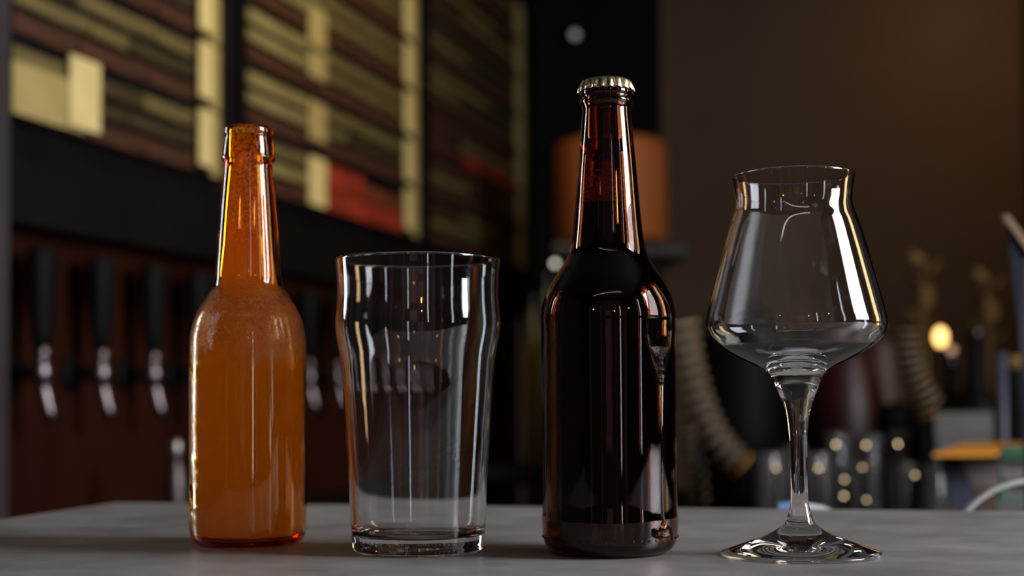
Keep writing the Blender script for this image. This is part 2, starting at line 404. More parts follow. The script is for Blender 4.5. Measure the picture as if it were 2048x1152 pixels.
# the tap wall: recessed wood niche under a black bulkhead
Y0, Y1 = 2.08, 5.0
ZB = H + CAM_H + .262                    # underside of the bulkhead
def wallprism(name, ya, yb, offa, offb, z0, z1, m, parent=None):
    q = [wallpt(ya, 0, offa), wallpt(yb, 0, offa), wallpt(yb, 0, offb), wallpt(ya, 0, offb)]
    return prism(name, [(v.x, v.y) for v in q], z0, z1, m, parent)
struct(wallprism('wall_tap_side', Y0, Y1, -.06, -.16, 0, ZB + .02, M['wood']))
struct(wallprism('trim_1', Y0, Y1, 0, -.16, ZB, ZC, M['bulkhead']))
struct(wallprism('trim_2', Y0 - .06, Y0, .03, -.16, 0, ZC, M['post']))
# black pier beyond the menu boards
p0 = at(1046, 500, 5.02); p1 = at(1326, 500, 5.02)
struct(box('wall_pier', ((p0.x + p1.x) / 2 + .0, 5.22, ZC / 2), (p1.x - p0.x, .36, ZC), M['dark_wall']))
struct(box('baseboard_back', (1.35, BY - .01, .06), (1.2, .02, .12), M['dark_wall']))

# ------------------------------------------------------------------ bar counter
c0 = on_z(230, 1004, H); l0 = on_z(0, 1038, H); r0 = on_z(2048, 1022, H)
dl = (l0 - c0).normalized(); dr = (r0 - c0).normalized()
lf = c0 + dl * 1.05; rf = c0 + dr * 1.75
poly = [(lf.x, lf.y), (c0.x, c0.y), (rf.x, rf.y), (rf.x, .30), (lf.x + .15, .30)]
bar = thing('bar_counter', 'grey concrete bar top the bottles and glasses stand on', 'bar counter', (0.1, .7, 0))
def prism_b(name, poly, z0, z1, m, parent, bev):
    off = parent.location
    bm = bmesh.new()
    a = [bm.verts.new((x - off.x, y - off.y, z0)) for x, y in poly]; b = [bm.verts.new((x - off.x, y - off.y, z1)) for x, y in poly]
    bm.faces.new(a); f2 = bm.faces.new(b)
    for k in range(len(a)):
        k2 = (k + 1) % len(a); bm.faces.new((a[k], a[k2], b[k2], b[k]))
    bmesh.ops.bevel(bm, geom=list(f2.edges), offset=bev, segments=3, affect='EDGES', profile=.5)
    return from_bm(name, bm, m, parent)
prism_b('worktop', poly, H - .04, H, M['counter'], bar, .0025)
ctr = Vector((sum(p[0] for p in poly) / 5, sum(p[1] for p in poly) / 5))
prism_b('bar_body', [tuple(ctr + (Vector(p) - ctr) * .93) for p in poly], 0.0, H - .04, M['wood'], bar, .001)

# ------------------------------------------------------------------ the four vessels
def place(px, py):                         # foot centre on the bar top
    return on_z(px, py, H)
def prof_px(base, pts):                    # (y pixel, half width pixel) -> (radius, height) at the vessel's own depth
    out = []
    for y, hw in pts:
        p = at(1024, y, base.y)
        # the column of this vessel: use the sight line at its own x
        cx = W_PX / 2 + base.x / base.y * F_PX
        p = at(cx, y, base.y)
        out.append((hw * (base.y / F_PX) * 1.002, max(0.0, p.z - H)))
    return out

# 1. small amber bottle
B = place(496.5, 1088)
amber = thing('beer_bottle', 'short amber bottle without a cap, hazed glass glowing orange', 'bottle', B)
pp = prof_px(B, [(1086, 97), (1080, 106), (1070, 112), (1055, 115), (1035, 115.5), (900, 115.5), (760, 115.5), (700, 115), (675, 113.5), (655, 110), (635, 104.5), (617, 96),
                 (600, 85.5), (585, 76), (572, 69.5), (560, 66.5), (540, 64.7), (480, 60.5), (400, 54.2), (326, 47.6)])
body = spline(pp, 6)
ss = B.y / F_PX
def zy(base, y): return prof_px(base, [(y, 1)])[0][1]
zc = zy(B, 322)
coll = [(53 * ss, zc), (54.3 * ss, zc + .0012), (53 * ss, zc + .0028), (47.6 * ss, zy(B, 276)), (46.5 * ss, zy(B, 273)), (48.2 * ss, zy(B, 270)), (48.8 * ss, zy(B, 264)), (47.5 * ss, zy(B, 258)), (44 * ss, zy(B, 255.5)), (39 * ss, zy(B, 255.5))]
out_a = [(v.x, v.y) for v in body] + [(v.x, v.y) for v in spline(coll, 4)]
out_a[0] = (out_a[0][0], .0010)
inn_a = []
for r_, z_ in reversed([(v.x, v.y) for v in body]):
    t_ = .0013 + .0033 * max(0, min(1, (z_ - .14) / .04))
    if z_ > .0065: inn_a.append((r_ - t_, z_))
bore = inn_a[0][0]
top_in = [(bore + .0002, out_a[-1][1] - .0012), (bore, zy(B, 275)), (bore, zc)]
lathe('glass_body', [(0, .003), (out_a[0][0] * .6, .002), (out_a[0][0] * .92, 0.0)] + out_a + top_in + inn_a + [(inn_a[-1][0] * .92, .0045), (inn_a[-1][0] * .5, .0055), (0, .0065)], M['amber_glass'], amber, 128)
fl = [(r_ - .0004, z_) for r_, z_ in top_in[:1] + top_in[1:] + inn_a if z_ > .007]
fo = lathe('cloudy_film', fl + [(fl[-1][0] * .9, .0062), (0, .0075)], M['film'], amber, 96); fo['label'] = 'cloudy orange haze coating the inside'

# 2. clear nonic pint glass
P = place(837, 1101)
pint = thing('pint_glass', 'empty clear pint glass with a bulge below its rim', 'glass', P)
ps = P.y / F_PX
outer = prof_px(P, [(1098, 128.5), (1090, 131), (1080, 132), (1060, 133), (1000, 136.3), (900, 141.8), (800, 147.5), (740, 151.5), (712, 155), (690, 159.5), (668, 163.5), (650, 165.3), (635, 165.3), (615, 163.3), (590, 161.8), (560, 162), (535, 164), (522, 165)])
outer = [(outer[0][0], .0012)] + outer[1:]
osp = spline(outer, 6)
inner = []
zfl = .0085
for v in reversed(osp):
    t = .0019 + .0012 * max(0, 1 - v.y / .09)
    if v.y > zfl + .004: inner.append((v.x - t, v.y))
rt = osp[-1]
rim = [(rt.x - .0003, rt.y + .0009), (rt.x - .00095, rt.y + .0012), (rt.x - .0016, rt.y + .0009)]
ri = inner[-1][0]
full = [(0, .0012), (ri * .80, .0010), (ri * .86, 0.0), (outer[0][0] - .0012, 0.0)] + [(v.x, v.y) for v in osp] + rim + inner + [(ri - .0010, zfl + .0015), (ri - .003, zfl + .0004), (ri * .6, zfl), (0, zfl - .0003)]
lathe('glass_wall', full, M['glass'], pint, 128)

# 3. tall brown bottle
Q = place(1220.5, 1105)
brown = thing('beer_bottle', 'tall dark brown bottle closed with a gold crown cap', 'bottle', Q)
qs = Q.y / F_PX
pp = prof_px(Q, [(1103, 108), (1098, 119), (1088, 128), (1073, 133), (1055, 135), (1036, 135.6), (1020, 134.6), (1000, 134), (850, 134), (700, 134), (645, 134.2), (636, 134.8), (622, 133.5), (600, 128.5), (580, 120.5), (560, 110), (543, 99), (527, 88.5),
                 (512, 80.5), (496, 75.5), (470, 71), (410, 65), (345, 59.8), (262, 52), (218, 47.6)])
bsp = spline(pp, 6)
neck = [(52 * qs, zy(Q, 211)), (53.5 * qs, zy(Q, 206)), (52 * qs, zy(Q, 201)), (48.5 * qs, zy(Q, 198)), (48.5 * qs, zy(Q, 194)), (50.5 * qs, zy(Q, 191)), (51 * qs, zy(Q, 180)), (49 * qs, zy(Q, 166)), (45 * qs, zy(Q, 163))]
outq = [(v.x, v.y) for v in bsp] + [(v[0], v[1]) for v in spline(neck, 4)]
outq[0] = (outq[0][0], .0010)
innq = [(max(r - .0030, .0075), z) for r, z in reversed(outq) if z > .0075]
innq = [(min(r, .0098), z) if z > zy(Q, 300) else (r, z) for r, z in innq]
fullq = [(0, .0045), (outq[0][0] * .6, .003), (outq[0][0] * .92, 0.0)] + outq + innq + [(innq[-1][0] * .85, .0062), (innq[-1][0] * .5, .0075), (0, .0085)]
lathe('glass_body', fullq, M['brown_glass'], brown, 128)
zl = zy(Q, 409)
liq = [(r - .0003, z) for r, z in innq if z < zl and z > .009]
liq = [(0, zl), (liq[0][0] * .6, zl), (liq[0][0], zl)] + liq + [(liq[-1][0] * .8, .0095), (0, .0100)]
beer = lathe('beer', liq, M['beer'], brown, 96); beer['label'] = 'dark beer filling the bottle up to the neck'
zf0, zf1 = zy(Q, 410), zy(Q, 340)
fr = [(r - .0004, z) for r, z in innq if zf0 < z < zf1]
foam = lathe('foam', fr, M['foam'], brown, 96); foam['label'] = 'band of brown foam bubbles clinging inside the neck'
# stippling dots at the heel of the glass
bm = bmesh.new()
for k in range(48):
    a = 2 * PI * k / 48
    r = bmesh.ops.create_icosphere(bm, subdivisions=1, radius=.0008)
    bmesh.ops.translate(bm, vec=(133.5 * qs * math.cos(a), 133.5 * qs * math.sin(a), zy(Q, 1071)), verts=r['verts'])
o = from_bm('stipple_dots', bm, M['brown_glass'], brown, True); o['kind'] = 'stuff'
# crown cap with 21 flutes
def crown():
    bm = bmesh.new(); seg = 168; rings = []
    zt = zy(Q, 154.5 + 5.5)
    rows = [(0.0, 0.0, 0), (20, -.2, 0), (38, -.5, 0), (44.5, -1.2, 0), (48.5, -3.2, .0), (50.5, -6, .35), (52, -11, .7), (54, -17, 1.0), (56, -23.5, 1.3), (54.5, -24.5, 1.3), (52, -17, 1.0), (50, -6, .3)]
    for r, dz, am in rows:
        if r == 0: rings.append([bm.verts.new((0, 0, zt))]); continue
        ring = []
        for k in range(seg):
            a = 2 * PI * k / seg
            f = math.cos(21 * a); f = f if f > 0 else f * .6
            rr = (r + am * 2.4 * f) * qs
            ring.append(bm.verts.new((rr * math.cos(a), rr * math.sin(a), zt + dz * qs - (am * .9 * max(-f, 0)) * qs)))
        rings.append(ring)
    for a, b in zip(rings, rings[1:]):
        for k in range(seg):
            k2 = (k + 1) % seg
            if len(a) == 1: bm.faces.new((a[0], b[k], b[k2]))
            else: bm.faces.new((a[k], a[k2], b[k2], b[k]))
    o = from_bm('crown_cap', bm, M['cap'], brown, True); o['label'] = 'gold fluted crown cap'
crown()

# 4. stemmed tulip glass
T = place(1601, 1110)
teku = thing('stemmed_beer_glass', 'empty clear stemmed glass with angular bowl and flared rim', 'glass', T)
ts = T.y / F_PX
def tp(l): return prof_px(T, l)
foot = [(.90 * 157 * ts, 0.0), (156 * ts, .0003), (157.8 * ts, .0011), (156.5 * ts, .0019)] + tp([(1098, 140), (1090, 119), (1080, 91), (1069, 64), (1058, 44), (1048, 31)])
stem = tp([(1040, 26.5), (1030, 23.5), (1015, 19.5), (1000, 17.4), (950, 16.3), (900, 17), (860, 19), (830, 23), (800, 31.5), (775, 41), (752, 50.5)])
bowl = tp([(742, 60), (733, 76), (722, 100), (710, 124), (695, 148), (680, 164), (668, 173.5), (655, 178.5), (642, 178.8), (628, 176.5), (600, 170), (560, 159.5), (520, 148.7), (480, 137.5), (445, 127), (425, 119.8), (410, 115.8), (398, 115), (385, 116), (370, 118.2), (352, 121.8)])
tout = spline(foot[3:], 5)[:-1] + spline([foot[-1]] + stem, 6)[:-1] + spline([stem[-1]] + bowl, 6)
binner = []
bs = spline(bowl, 6)
for i, v in enumerate(bs):
    a = bs[max(i - 1, 0)]; b = bs[min(i + 1, len(bs) - 1)]; d = (b - a).normalized(); n = Vector((-d.y, d.x))
    t = .0010 + .0026 * max(0, 1 - i / 26)
    q = v + n * t
    if q.x > .004 and q.y > bowl[0][1] + .0035: binner.append((q.x, q.y))
zb = binner[0][1]
r0_ = binner[0][0]
bot = [(r0_ * .75, zb - .0014), (r0_ * .4, zb - .0024), (0, zb - .0028)]
rt = bs[-1]
trim = [(rt.x - .0002, rt.y + .0005), (rt.x - .00055, rt.y + .00065), (rt.x - .0009, rt.y + .0005)]
full = [(0, .0016), (.5 * 157 * ts, .0012), (.86 * 157 * ts, .0004)] + foot[:3] + [(v.x, v.y) for v in tout] + trim + list(reversed(binner)) + bot
lathe('glass_form', full, M['glass'], teku, 128)
teku.rotation_euler = (0, math.radians(-.35), 0)

# ------------------------------------------------------------------ beer taps
# taps stand on the plane of the wall, 8 cm out of the niche
def tap_proto():
    t = thing('beer_tap', '', 'beer tap', (0, 0, 0), 0, 'beer taps along the wood wall')
    # local: +X out of the wall, +Y along it, Z up; origin on the shank axis at the niche face
    def lt(name, prof, m, x, z, seg=20, tilt=0):
        o = lathe(name, prof, m, t, seg); o.location = (x, 0, z); o.rotation_euler = (0, tilt, 0); return o
    tube('shank', [(0, 0, 0), (.03, 0, 0), (.055, 0, 0)], [.016, .012, .014], M['black'], t, 16)
    lt('flange', [(0, -.004), (.028, -.004), (.030, 0), (.026, .004), (0, .006)], M['black'], .006, 0, 24, PI / 2)
    lt('tap_body', [(0, -.020), (.012, -.019), (.016, -.008), (.017, .004), (.013, .014), (.010, .020), (.015, .026), (.015, .034), (.008, .040), (0, .040)], M['chrome'], .06, 0)
    tube('spout', [(.06, 0, -.010), (.065, 0, -.030), (.072, 0, -.055), (.080, 0, -.078)], [.012, .0105, .0095, .0095], M['chrome'], t, 16)
    bm = bmesh.new()
    bm_lathe(bm, [(0, 0), (.014, 0), (.018, .01), (.021, .04), (.026, .09), (.0285, .135), (.026, .150), (.014, .156), (0, .157)], 24)
    bmesh.ops.scale(bm, vec=(.8, 1.0, 1), verts=bm.verts)
    h = from_bm('tap_handle', bm, M['black'], t, True); h.location = (.060, 0, .040)
    return t
names = ['beer tap nearest the grey post, tallest black handle', 'beer tap second from the grey post', 'beer tap third from the grey post', 'beer tap just left of the amber bottle',
         'beer tap hidden by the left half of the amber bottle', 'beer tap hidden by the right half of the amber bottle', 'beer tap in the gap between amber bottle and pint glass',
         'beer tap seen through the left side of the pint glass', 'second beer tap seen through the pint glass', 'third beer tap seen through the pint glass', 'fourth beer tap seen through the pint glass', 'farthest beer tap, seen through the pint glass']
proto = tap_proto()
Ztap = H + CAM_H + (784 - 738) * 2.2 / F_PX
for n in range(12):
    t = proto if n == 0 else copy_tree(proto)
    Yt = 2.2 + .1592 * n
    p = wallpt(Yt, Ztap, -.06)
    t.location = p; t.rotation_euler = (0, 0, RZW)
    t['label'] = 'black-handled chrome ' + names[n]
# the low ledge under the taps
led = wallprism('low_ledge', 2.15, 4.6, -.058, .16, .86, .90, M['bulkhead'])
tag(led, 'low black ledge under the beer taps', 'shelf')
# a slim pale bottle on the ledge
pb = at(352, 900, 2.32)
o = thing('pump_bottle', 'slim pale steel bottle under the taps, left of the amber bottle', 'bottle', (wallpt(2.32, 0, .05).x + .03, 2.32, .90))
ox = at(352, 900, 2.32); o.location = (ox.x, 2.32, .90)
lathe('bottle_body', [(0, 0), (.016, 0), (.0175, .004), (.0175, .09), (.014, .115), (.009, .125), (.008, .14), (0, .14)], mat('dull_pinkish_steel', (.16, .13, .13), .45, 1), o, 32)
lathe('bottle_cap', [(.0095, .1385), (.010, .140), (.010, .158), (.008, .162), (0, .163)], M['steel'], o, 24)

# ------------------------------------------------------------------ menu boards
ZM0, ZM1 = H + CAM_H + .412, H + CAM_H + .412 + .895
bl = ['menu board above the first taps, nearest the grey post', 'middle menu board with a bright red strip along its foot', 'farthest menu board, next to the black pier']
spans = [(2.085, 2.72), (2.82, 3.79), (3.885, 4.80)]
def local_strip(root, name, ya, yb, z0, z1, m, off=.016, th=.004):
    a, b = wallpt(ya, 0, 0), wallpt(yb, 0, 0); ln = (b - a).length
    bm = bmesh.new(); bm_box(bm, (0, 0, 0), (th, ln, z1 - z0), None)
    o = from_bm(name, bm, m, root)
    s = ((a + b) / 2 - wallpt(root['y0'], 0, 0)).dot(D)
    o.location = (off + th / 2, s, (z0 + z1) / 2 - ZM0); return o
rnd = random.Random(3)
for bi, (ya, yb) in enumerate(spans):
    r = thing('menu_board', 'black framed ' + bl[bi], 'menu board', wallpt(ya, ZM0, 0), RZW, 'menu boards over the taps')
    r['y0'] = ya
    local_strip(r, 'backing_panel', ya, yb, ZM0, ZM1, M['bulkhead'], 0.0005, .014)
    yc0 = yb - .105 if bi else yb - .085
    for k in range(7):
        z = ZM0 + .128 * k
        red = (bi == 0 and k in (0, 2, 3)) or (bi == 1 and k in (0,)) or (bi == 2 and k in (0, 1))
        # per drink: a title line, then two lines of small print, each line a few paper strips
        y_a, y_b = ya + .012, yc0 - .010
        ln = y_b - y_a
        for li, (a0, a1) in enumerate([(.004, .034), (.046, .070), (.084, .110)]):
            cuts = [0, rnd.uniform(.30, .42), rnd.uniform(.58, .78), 1]
            for si in range(3):
                u0, u1 = cuts[si], cuts[si + 1]
                q_ = rnd.random()
                if bi == 1 and k == 0 and si >= 1: continue
                if li == 0: m = M['red_strip'] if q_ < (.20, .13, .10)[bi] and si else M['brown_strip']
                elif bi == 0: m = M['dark_olive'] if q_ < .55 else M['olive']
                elif bi == 1: m = (M['glare_olive'] if q_ < .6 else M['olive']) if si == 0 else (M['olive'] if q_ < .75 else M['dark_olive'])  # near strips of the middle board carry the painted glare
                else: m = M['brown_strip'] if (k < 3 and q_ < .6) else (M['dark_olive'] if q_ < .6 else M['olive'])
                local_strip(r, 'menu_strip', y_a + u0 * ln + .003, y_a + u1 * ln - .003, z + a0, z + a1, m)
        if bi == 1 and k == 0:
            local_strip(r, 'menu_strip', 3.20, y_b - .003, z + .004, z + .052, M['red_strip'])
            local_strip(r, 'menu_strip', 3.20, 3.42, z + .058, z + .108, M['red_strip']); local_strip(r, 'menu_strip', 3.43, y_b - .003, z + .058, z + .092, M['brown_red'])
        # bright column of tags at the right-hand edge
        local_strip(r, 'yellow_tag', yc0, yc0 + (yb - yc0) * .52, z + .016, z + .122, M['yellow'] if bi < 2 else M['dull_yellow'], .022)
        local_strip(r, 'side_tag', yc0 + (yb - yc0) * .60, yb - .004, z + .002, z + .124, M['dull_yellow'], .018)
    if bi == 0:       # large pale notice at the near lower corner
        local_strip(r, 'yellow_notice', 2.09, 2.27, ZM0 + .006, ZM0 + .085, M['dull_yellow'], .024)
        local_strip(r, 'yellow_notice', 2.225, 2.305, ZM0 + .012, ZM0 + .125, M['yellow'], .029)
    if bi == 1:       # a second column of tags in the middle of the board
        for k, (z0, z1) in enumerate([(.0, .11), (.145, .235), (.285, .345), (.355, .45)]):
            local_strip(r, 'yellow_tag', 3.105, 3.19, ZM0 + z0 + .004, ZM0 + z1, M['yellow'] if k in (0,) else M['dull_yellow'], .024)
# small round fitting high on the black pier
o = at(1150, 70, 4.98)
sp = thing('spotlight', 'small dim round spotlight high on the black pier', 'spotlight', o)
lathe('housing', [(0, -.02), (.02, -.02), (.024, 0), (.022, .012), (.017, .012), (.015, .004), (0, .002)], M['black'], sp, 24).rotation_euler = (PI / 2, 0, 0)
lathe('bulb', [(0, .015), (.010, .012), (.014, .004), (.013, .002)], emis('spot_glow', (.9, .8, .8), .35), sp, 20).rotation_euler = (PI / 2, 0, 0)

# ------------------------------------------------------------------ back bar (low counter behind the bar) and what stands on it
ZK = .90
bb = thing('back_bar', 'low dark back counter behind the bar, under the stacked glasses', 'counter', (1.0, 2.6, 0))
def bbox(name, x0, x1, y0, y1, z0, z1, m, par):
    off = par.location
    return box(name, ((x0 + x1) / 2 - off.x, (y0 + y1) / 2 - off.y, (z0 + z1) / 2 - off.z), (x1 - x0, y1 - y0, z1 - z0), m, par)
bbox('worktop', .22, 1.97, 1.62, 3.45, ZK - .04, ZK, M['bulkhead'], bb)
bbox('cabinet', .26, 1.95, 1.68, 3.40, 0, ZK - .04, M['wood'], bb)
def X(px, Y): return at(px, 784, Y).x
def Z(px, py, Y): return at(px, py, Y).z

# tall orange cylinder on its black stand
Yl = 3.95
cx = X(1225, Yl); rl = (X(1337, Yl) - X(1113, Yl)) / 2
zt_, zb_ = Z(1225, 285, Yl), Z(1225, 500, Yl)
sd = thing('stand', 'black cabinet carrying the tall orange cylinder behind the brown bottle', 'cabinet', (cx, Yl, 0))
box('cabinet_body', (0, 0, (zb_ - .02) / 2), (rl * 2 * .8, .34, zb_ - .02), M['black'], sd, bevel=.01)
box('cabinet_top', (0.01, 0, zb_ - .02), (rl * 2.35, .40, .04), M['black_gloss'], sd, bevel=.008)
for s_ in (-1, 1): box('cabinet_door', (s_ * rl * .40, -.176, .75), (rl * .74, .012, 1.1), M['black_gloss'], sd, bevel=.003)
lamp = thing('cylinder_shade', 'tall orange-tan cylinder behind the neck of the brown bottle', 'lampshade', (cx, Yl, zb_))
hh = zt_ - zb_
lathe('shade', [(0, .004), (rl * .97, 0.001), (rl, .012), (rl, hh - .03), (rl * .96, hh - .006), (rl * .88, hh), (0, hh)], M['tan'], lamp, 64)
lathe('base_ring', [(rl * .985, .0), (rl * 1.02, .002), (rl * 1.02, .02), (rl * .99, .022)], M['black_gloss'], lamp, 64)

def bulb(px, py, Y, rpx, m, label, grp=None, stem=None, name='round_glow'):  # also makes the added glint beads, which are not bulbs
    p = at(px, py, Y); r = rpx * Y / F_PX
    t = thing(name, label, 'light', p, 0, grp)
    lathe('globe', [(0, -r)] + [(r * math.sin(a), -r * math.cos(a)) for a in [PI * k / 10 for k in range(1, 10)]] + [(0, r)], m, t, 20)
    zs = stem if stem is not None else ZK
    tube('stalk', [(0, 0, -r * .9), (0, 0, zs - p.z)], .003, M['black'], t, 8)
    lathe('foot', [(0, zs - p.z), (.013, zs - p.z), (.013, zs - p.z + .003), (.004, zs - p.z + .006), (0, zs - p.z + .006)], M['black'], t, 20)
    return t
# bottles at the left of the stand
def bottle(name, label, px, Y, ybase_px_w, ytop, m, capm=None, grp=None, shoulder=.6, z0=ZK, neckf=.35):
    x = X(px, Y); r = ybase_px_w * Y / F_PX / 2; h = Z(px, ytop, Y) - z0
    t = thing(name, label, 'bottle', (x, Y, z0), 0, grp)
    pr = [(0, 0), (r * .9, 0), (r, .006), (r, h * shoulder), (r * .9, h * (shoulder + .06)), (r * (neckf + .15), h * (shoulder + .15)), (r * neckf, h * (shoulder + .22)), (r * neckf, h * .93)]
    lathe('bottle_body', [(v.x, v.y) for v in spline(pr[2:], 3)] and pr[:2] + [(v.x, v.y) for v in spline(pr[2:], 3)], m, t, 28)
    lathe('bottle_cap', [(r * neckf, h * .925), (r * neckf * 1.2, h * .93), (r * neckf * 1.2, h * .99), (r * neckf, h), (0, h)], capm or M['black_gloss'], t, 24)
    return t
zsx = 0.0
crate = thing('side_table', 'small dark table left of the black cabinet, seen past the brown bottle', 'table', (X(1080, 3.6), 3.6, 0))
box('table_top', (0, 0, .94), (.40, .3, .03), M['bulkhead'], crate, bevel=.003)
for sx in (-1, 1):
    for sy in (-1, 1): box('leg', (sx * .17, sy * .12, .4625), (.03, .03, .925), M['black'], crate)
bulb(1110, 527, 3.6, 5.5, M['cool_glint'], 'small pale glowing bead as a glint left of the brown bottle shoulder', stem=.955)  # glowing bead added in place of a highlight on bottle glass
bottle('bottle', 'dull green bottle below the pale glint, left of the brown bottle', 1094, 3.52, 44, 545, mat('green_bottle_glass', (.05, .08, .02), .25), grp=None, z0=.955)
bottle('bottle', 'murky yellow bottle between the pint glass and brown bottle', 1066, 3.62, 40, 590, mat('murky_yellow_glass', (.14, .10, .03), .4), grp=None, z0=.955)

# ribbed curved stacks (nested tan rims) leaning over the back bar
def ribbed(label, pts, Y, n, r0, r1, ngold):
    P3 = [at(x, y, Y) for x, y in pts]
    base = Vector((P3[-1].x, Y, ZK))
    t = thing('cup_stack', label, 'stack', base, 0, 'curved stacks of tan rims behind the bar')
    cur = spline([tuple(p - base) for p in P3], 24)
    tot = sum((b - a).length for a, b in zip(cur, cur[1:]))
    tube('core', [tuple(v) for v in cur[::6]] + [tuple(cur[-1])], min(r0, r1) * .72, M['black'], t, 14)
    acc = 0; k = 0; i = 0
    me_cache = {}
    for j in range(n):
        tgt = tot * (j + .5) / n
        acc = 0
        for a, b in zip(cur, cur[1:]):
            l = (b - a).length
            if acc + l >= tgt: p = a + (b - a) * ((tgt - acc) / l); d = (b - a).normalized(); break
            acc += l
        g = j >= n - ngold
        if g not in me_cache:
            bm = bmesh.new(); ring = []
            bm_lathe(bm, [(.74, -.18), (1.0, -.22), (1.08, -.1), (1.08, .12), (.98, .22), (.74, .20)], 20, True)
            bmesh.ops.recalc_face_normals(bm, faces=bm.faces); me = bpy.data.meshes.new('rim'); bm.to_mesh(me); bm.free(); me.materials.append(M['rib_gold' if g else 'rib'])
            for q_ in me.polygons: q_.use_smooth = True
            me_cache[g] = me
        o = bpy.data.objects.new('rim', me_cache[g]); COL.objects.link(o); o.parent = t
        r = r0 + (r1 - r0) * j / n
        o.location = p; o.scale = (r, r, r * .42); o.rotation_euler = d.to_track_quat('Z', 'Y').to_euler()
    # prop that holds the stack up from the back bar
    e = cur[-1]; mid = cur[len(cur) // 2]
    tube('prop', [(mid.x, .0, mid.z), (mid.x, 0, 0)], .006, M['black'], t, 8)
    tube('prop', [(e.x, 0, e.z), (e.x, 0, 0)], .006, M['black'], t, 8)
    return t
ribbed('curved stack of tan rims with an orange end, right of the brown bottle', [(1352, 640), (1372, 730), (1398, 815), (1440, 890), (1492, 938)], 2.45, 14, .034, .024, 1)
ribbed('short dim stack of tan rims low beside the brown bottle', [(1376, 850), (1384, 900), (1392, 950), (1398, 1010)], 2.75, 7, .02, .02, 0)
ribbed('curved stack of pinkish rims with a golden end, left of the grey box', [(1812, 655), (1818, 730), (1840, 780), (1868, 832)], 2.9, 11, .026, .03, 1)

# big rounded black canister behind the stemmed glass
Yc = 2.9; cxx = X(1480, Yc); rc = 82 * Yc / F_PX; hc = Z(1480, 590, Yc) - ZK
t = thing('canister', 'large rounded black canister behind the stemmed glass', 'canister', (cxx, Yc, ZK))
lathe('body', [(0, 0), (rc * .9, 0), (rc, .01), (rc * 1.02, hc * .4), (rc * .98, hc * .7), (rc * .8, hc * .88), (rc * .5, hc * .95), (0, hc * .96)], M['black'], t, 48)
lathe('lid_knob', [(0, hc * .95), (.012, hc * .95), (.018, hc * .98), (.014, hc), (0, hc)], M['black_gloss'], t, 24)
# rounded dark red pot, and pink-brown jar by it
def pot(name, label, px, Y, wpx, ytop, m, cat, z0=ZK):
    r = wpx * Y / F_PX / 2; h = Z(px, ytop, Y) - z0
    t = thing(name, label, cat, (X(px, Y), Y, z0))
    lathe('pot_body', [(v.x, v.y) for v in spline([(r * .8, 0.0), (r, h * .25), (r * 1.02, h * .6), (r * .8, h * .84), (r * .72, h * .9)], 4)] + [(0, h * .9)], m, t, 36)
    lathe('base', [(0, 0), (r * .8, 0), (r * .82, .004)], m, t, 36)
    lathe('lid', [(r * .74, h * .895), (r * .76, h * .92), (r * .4, h * .97), (r * .12, h * .98), (r * .12, h), (0, h)], m, t, 36)
    return t
pot('pot', 'dark red lidded pot behind the stem of the glass', 1690, 3.0, 150, 690, M['dark_red'], 'pot')
pot('jar', 'dark lidded jar right of the red pot', 1600, 3.22, 120, 735, M['black'], 'jar')
pot('jar', 'pinkish brown round jar at the right edge of the bowl', 1762, 3.25, 80, 668, M['pink_brown'], 'jar')
pot('jar', 'black jar just right of the pinkish jar', 1790, 2.72, 90, 800, M['black'], 'jar')
# upturned tumblers with light on their bases
tum = None
tl = [(1536, 2.30, 905), (1630, 2.32, 905), (1718, 2.34, 925), (1802, 2.34, 925), (1866, 2.30, 930), (1585, 2.50, 890), (1672, 2.52, 865), (1738, 2.5, 868), (1796, 2.52, 862)]
words = ['leftmost upturned tumbler of the front row on the back bar', 'upturned tumbler seen just right of the glass stem', 'middle upturned tumbler of the front row', 'fourth upturned tumbler of the front row', 'rightmost upturned tumbler, beside the navy panel',
         'upturned tumbler of the rear row behind the glass stem', 'second upturned tumbler of the rear row', 'third upturned tumbler of the rear row', 'rightmost upturned tumbler of the rear row']
for i, (px, Y, yt) in enumerate(tl):
    if tum is None:
        tum = thing('tumbler', '', 'glass', (0, 0, 0), 0, 'upturned tumblers on the back bar')
        r, h = .026, .155
        lathe('glass_wall', [(r, 0.0), (r * 1.0, .001), (r * .86, h - .006), (r * .8, h), (0, h), (0, h - .008), (r * .74, h - .008), (r * .92, .0012), (r * .96, 0)], M['tumbler_glass'], tum, 40)
        t = tum
    else: t = copy_tree(tum)
    t['label'] = 'clear ' + words[i]
    t.location = (X(px, Y), Y, ZK)
    t.scale = (1, 1, (Z(px, yt, Y) - ZK) / .155)
# glowing beads added in place of warm reflections on the tumblers
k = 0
lw = ['above the upturned tumblers, leftmost', 'over the upturned tumblers, right of the glass stem', 'over the middle of the upturned tumblers', 'over the right of the upturned tumblers', 'low over the rightmost tumblers', 'low beside the glass stem', 'low among the middle tumblers', 'lowest among the middle tumblers','low among the right tumblers', 'between the upper and lower rows of glints']
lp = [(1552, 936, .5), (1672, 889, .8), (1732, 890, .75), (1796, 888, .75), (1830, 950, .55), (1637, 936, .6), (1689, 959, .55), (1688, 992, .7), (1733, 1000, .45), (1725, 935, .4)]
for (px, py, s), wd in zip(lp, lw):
    bulb(px, py, (2.2, 2.13, 2.2, 2.2, 2.13, 2.2, 2.2, 2.13, 2.06, 2.06)[k], 2.4, emis('tiny_glint_%d' % k, (1.0, .74, .42), 8 * s), 'small glowing bead as a warm glint ' + wd, 'glint beads among the tumblers'); k += 1
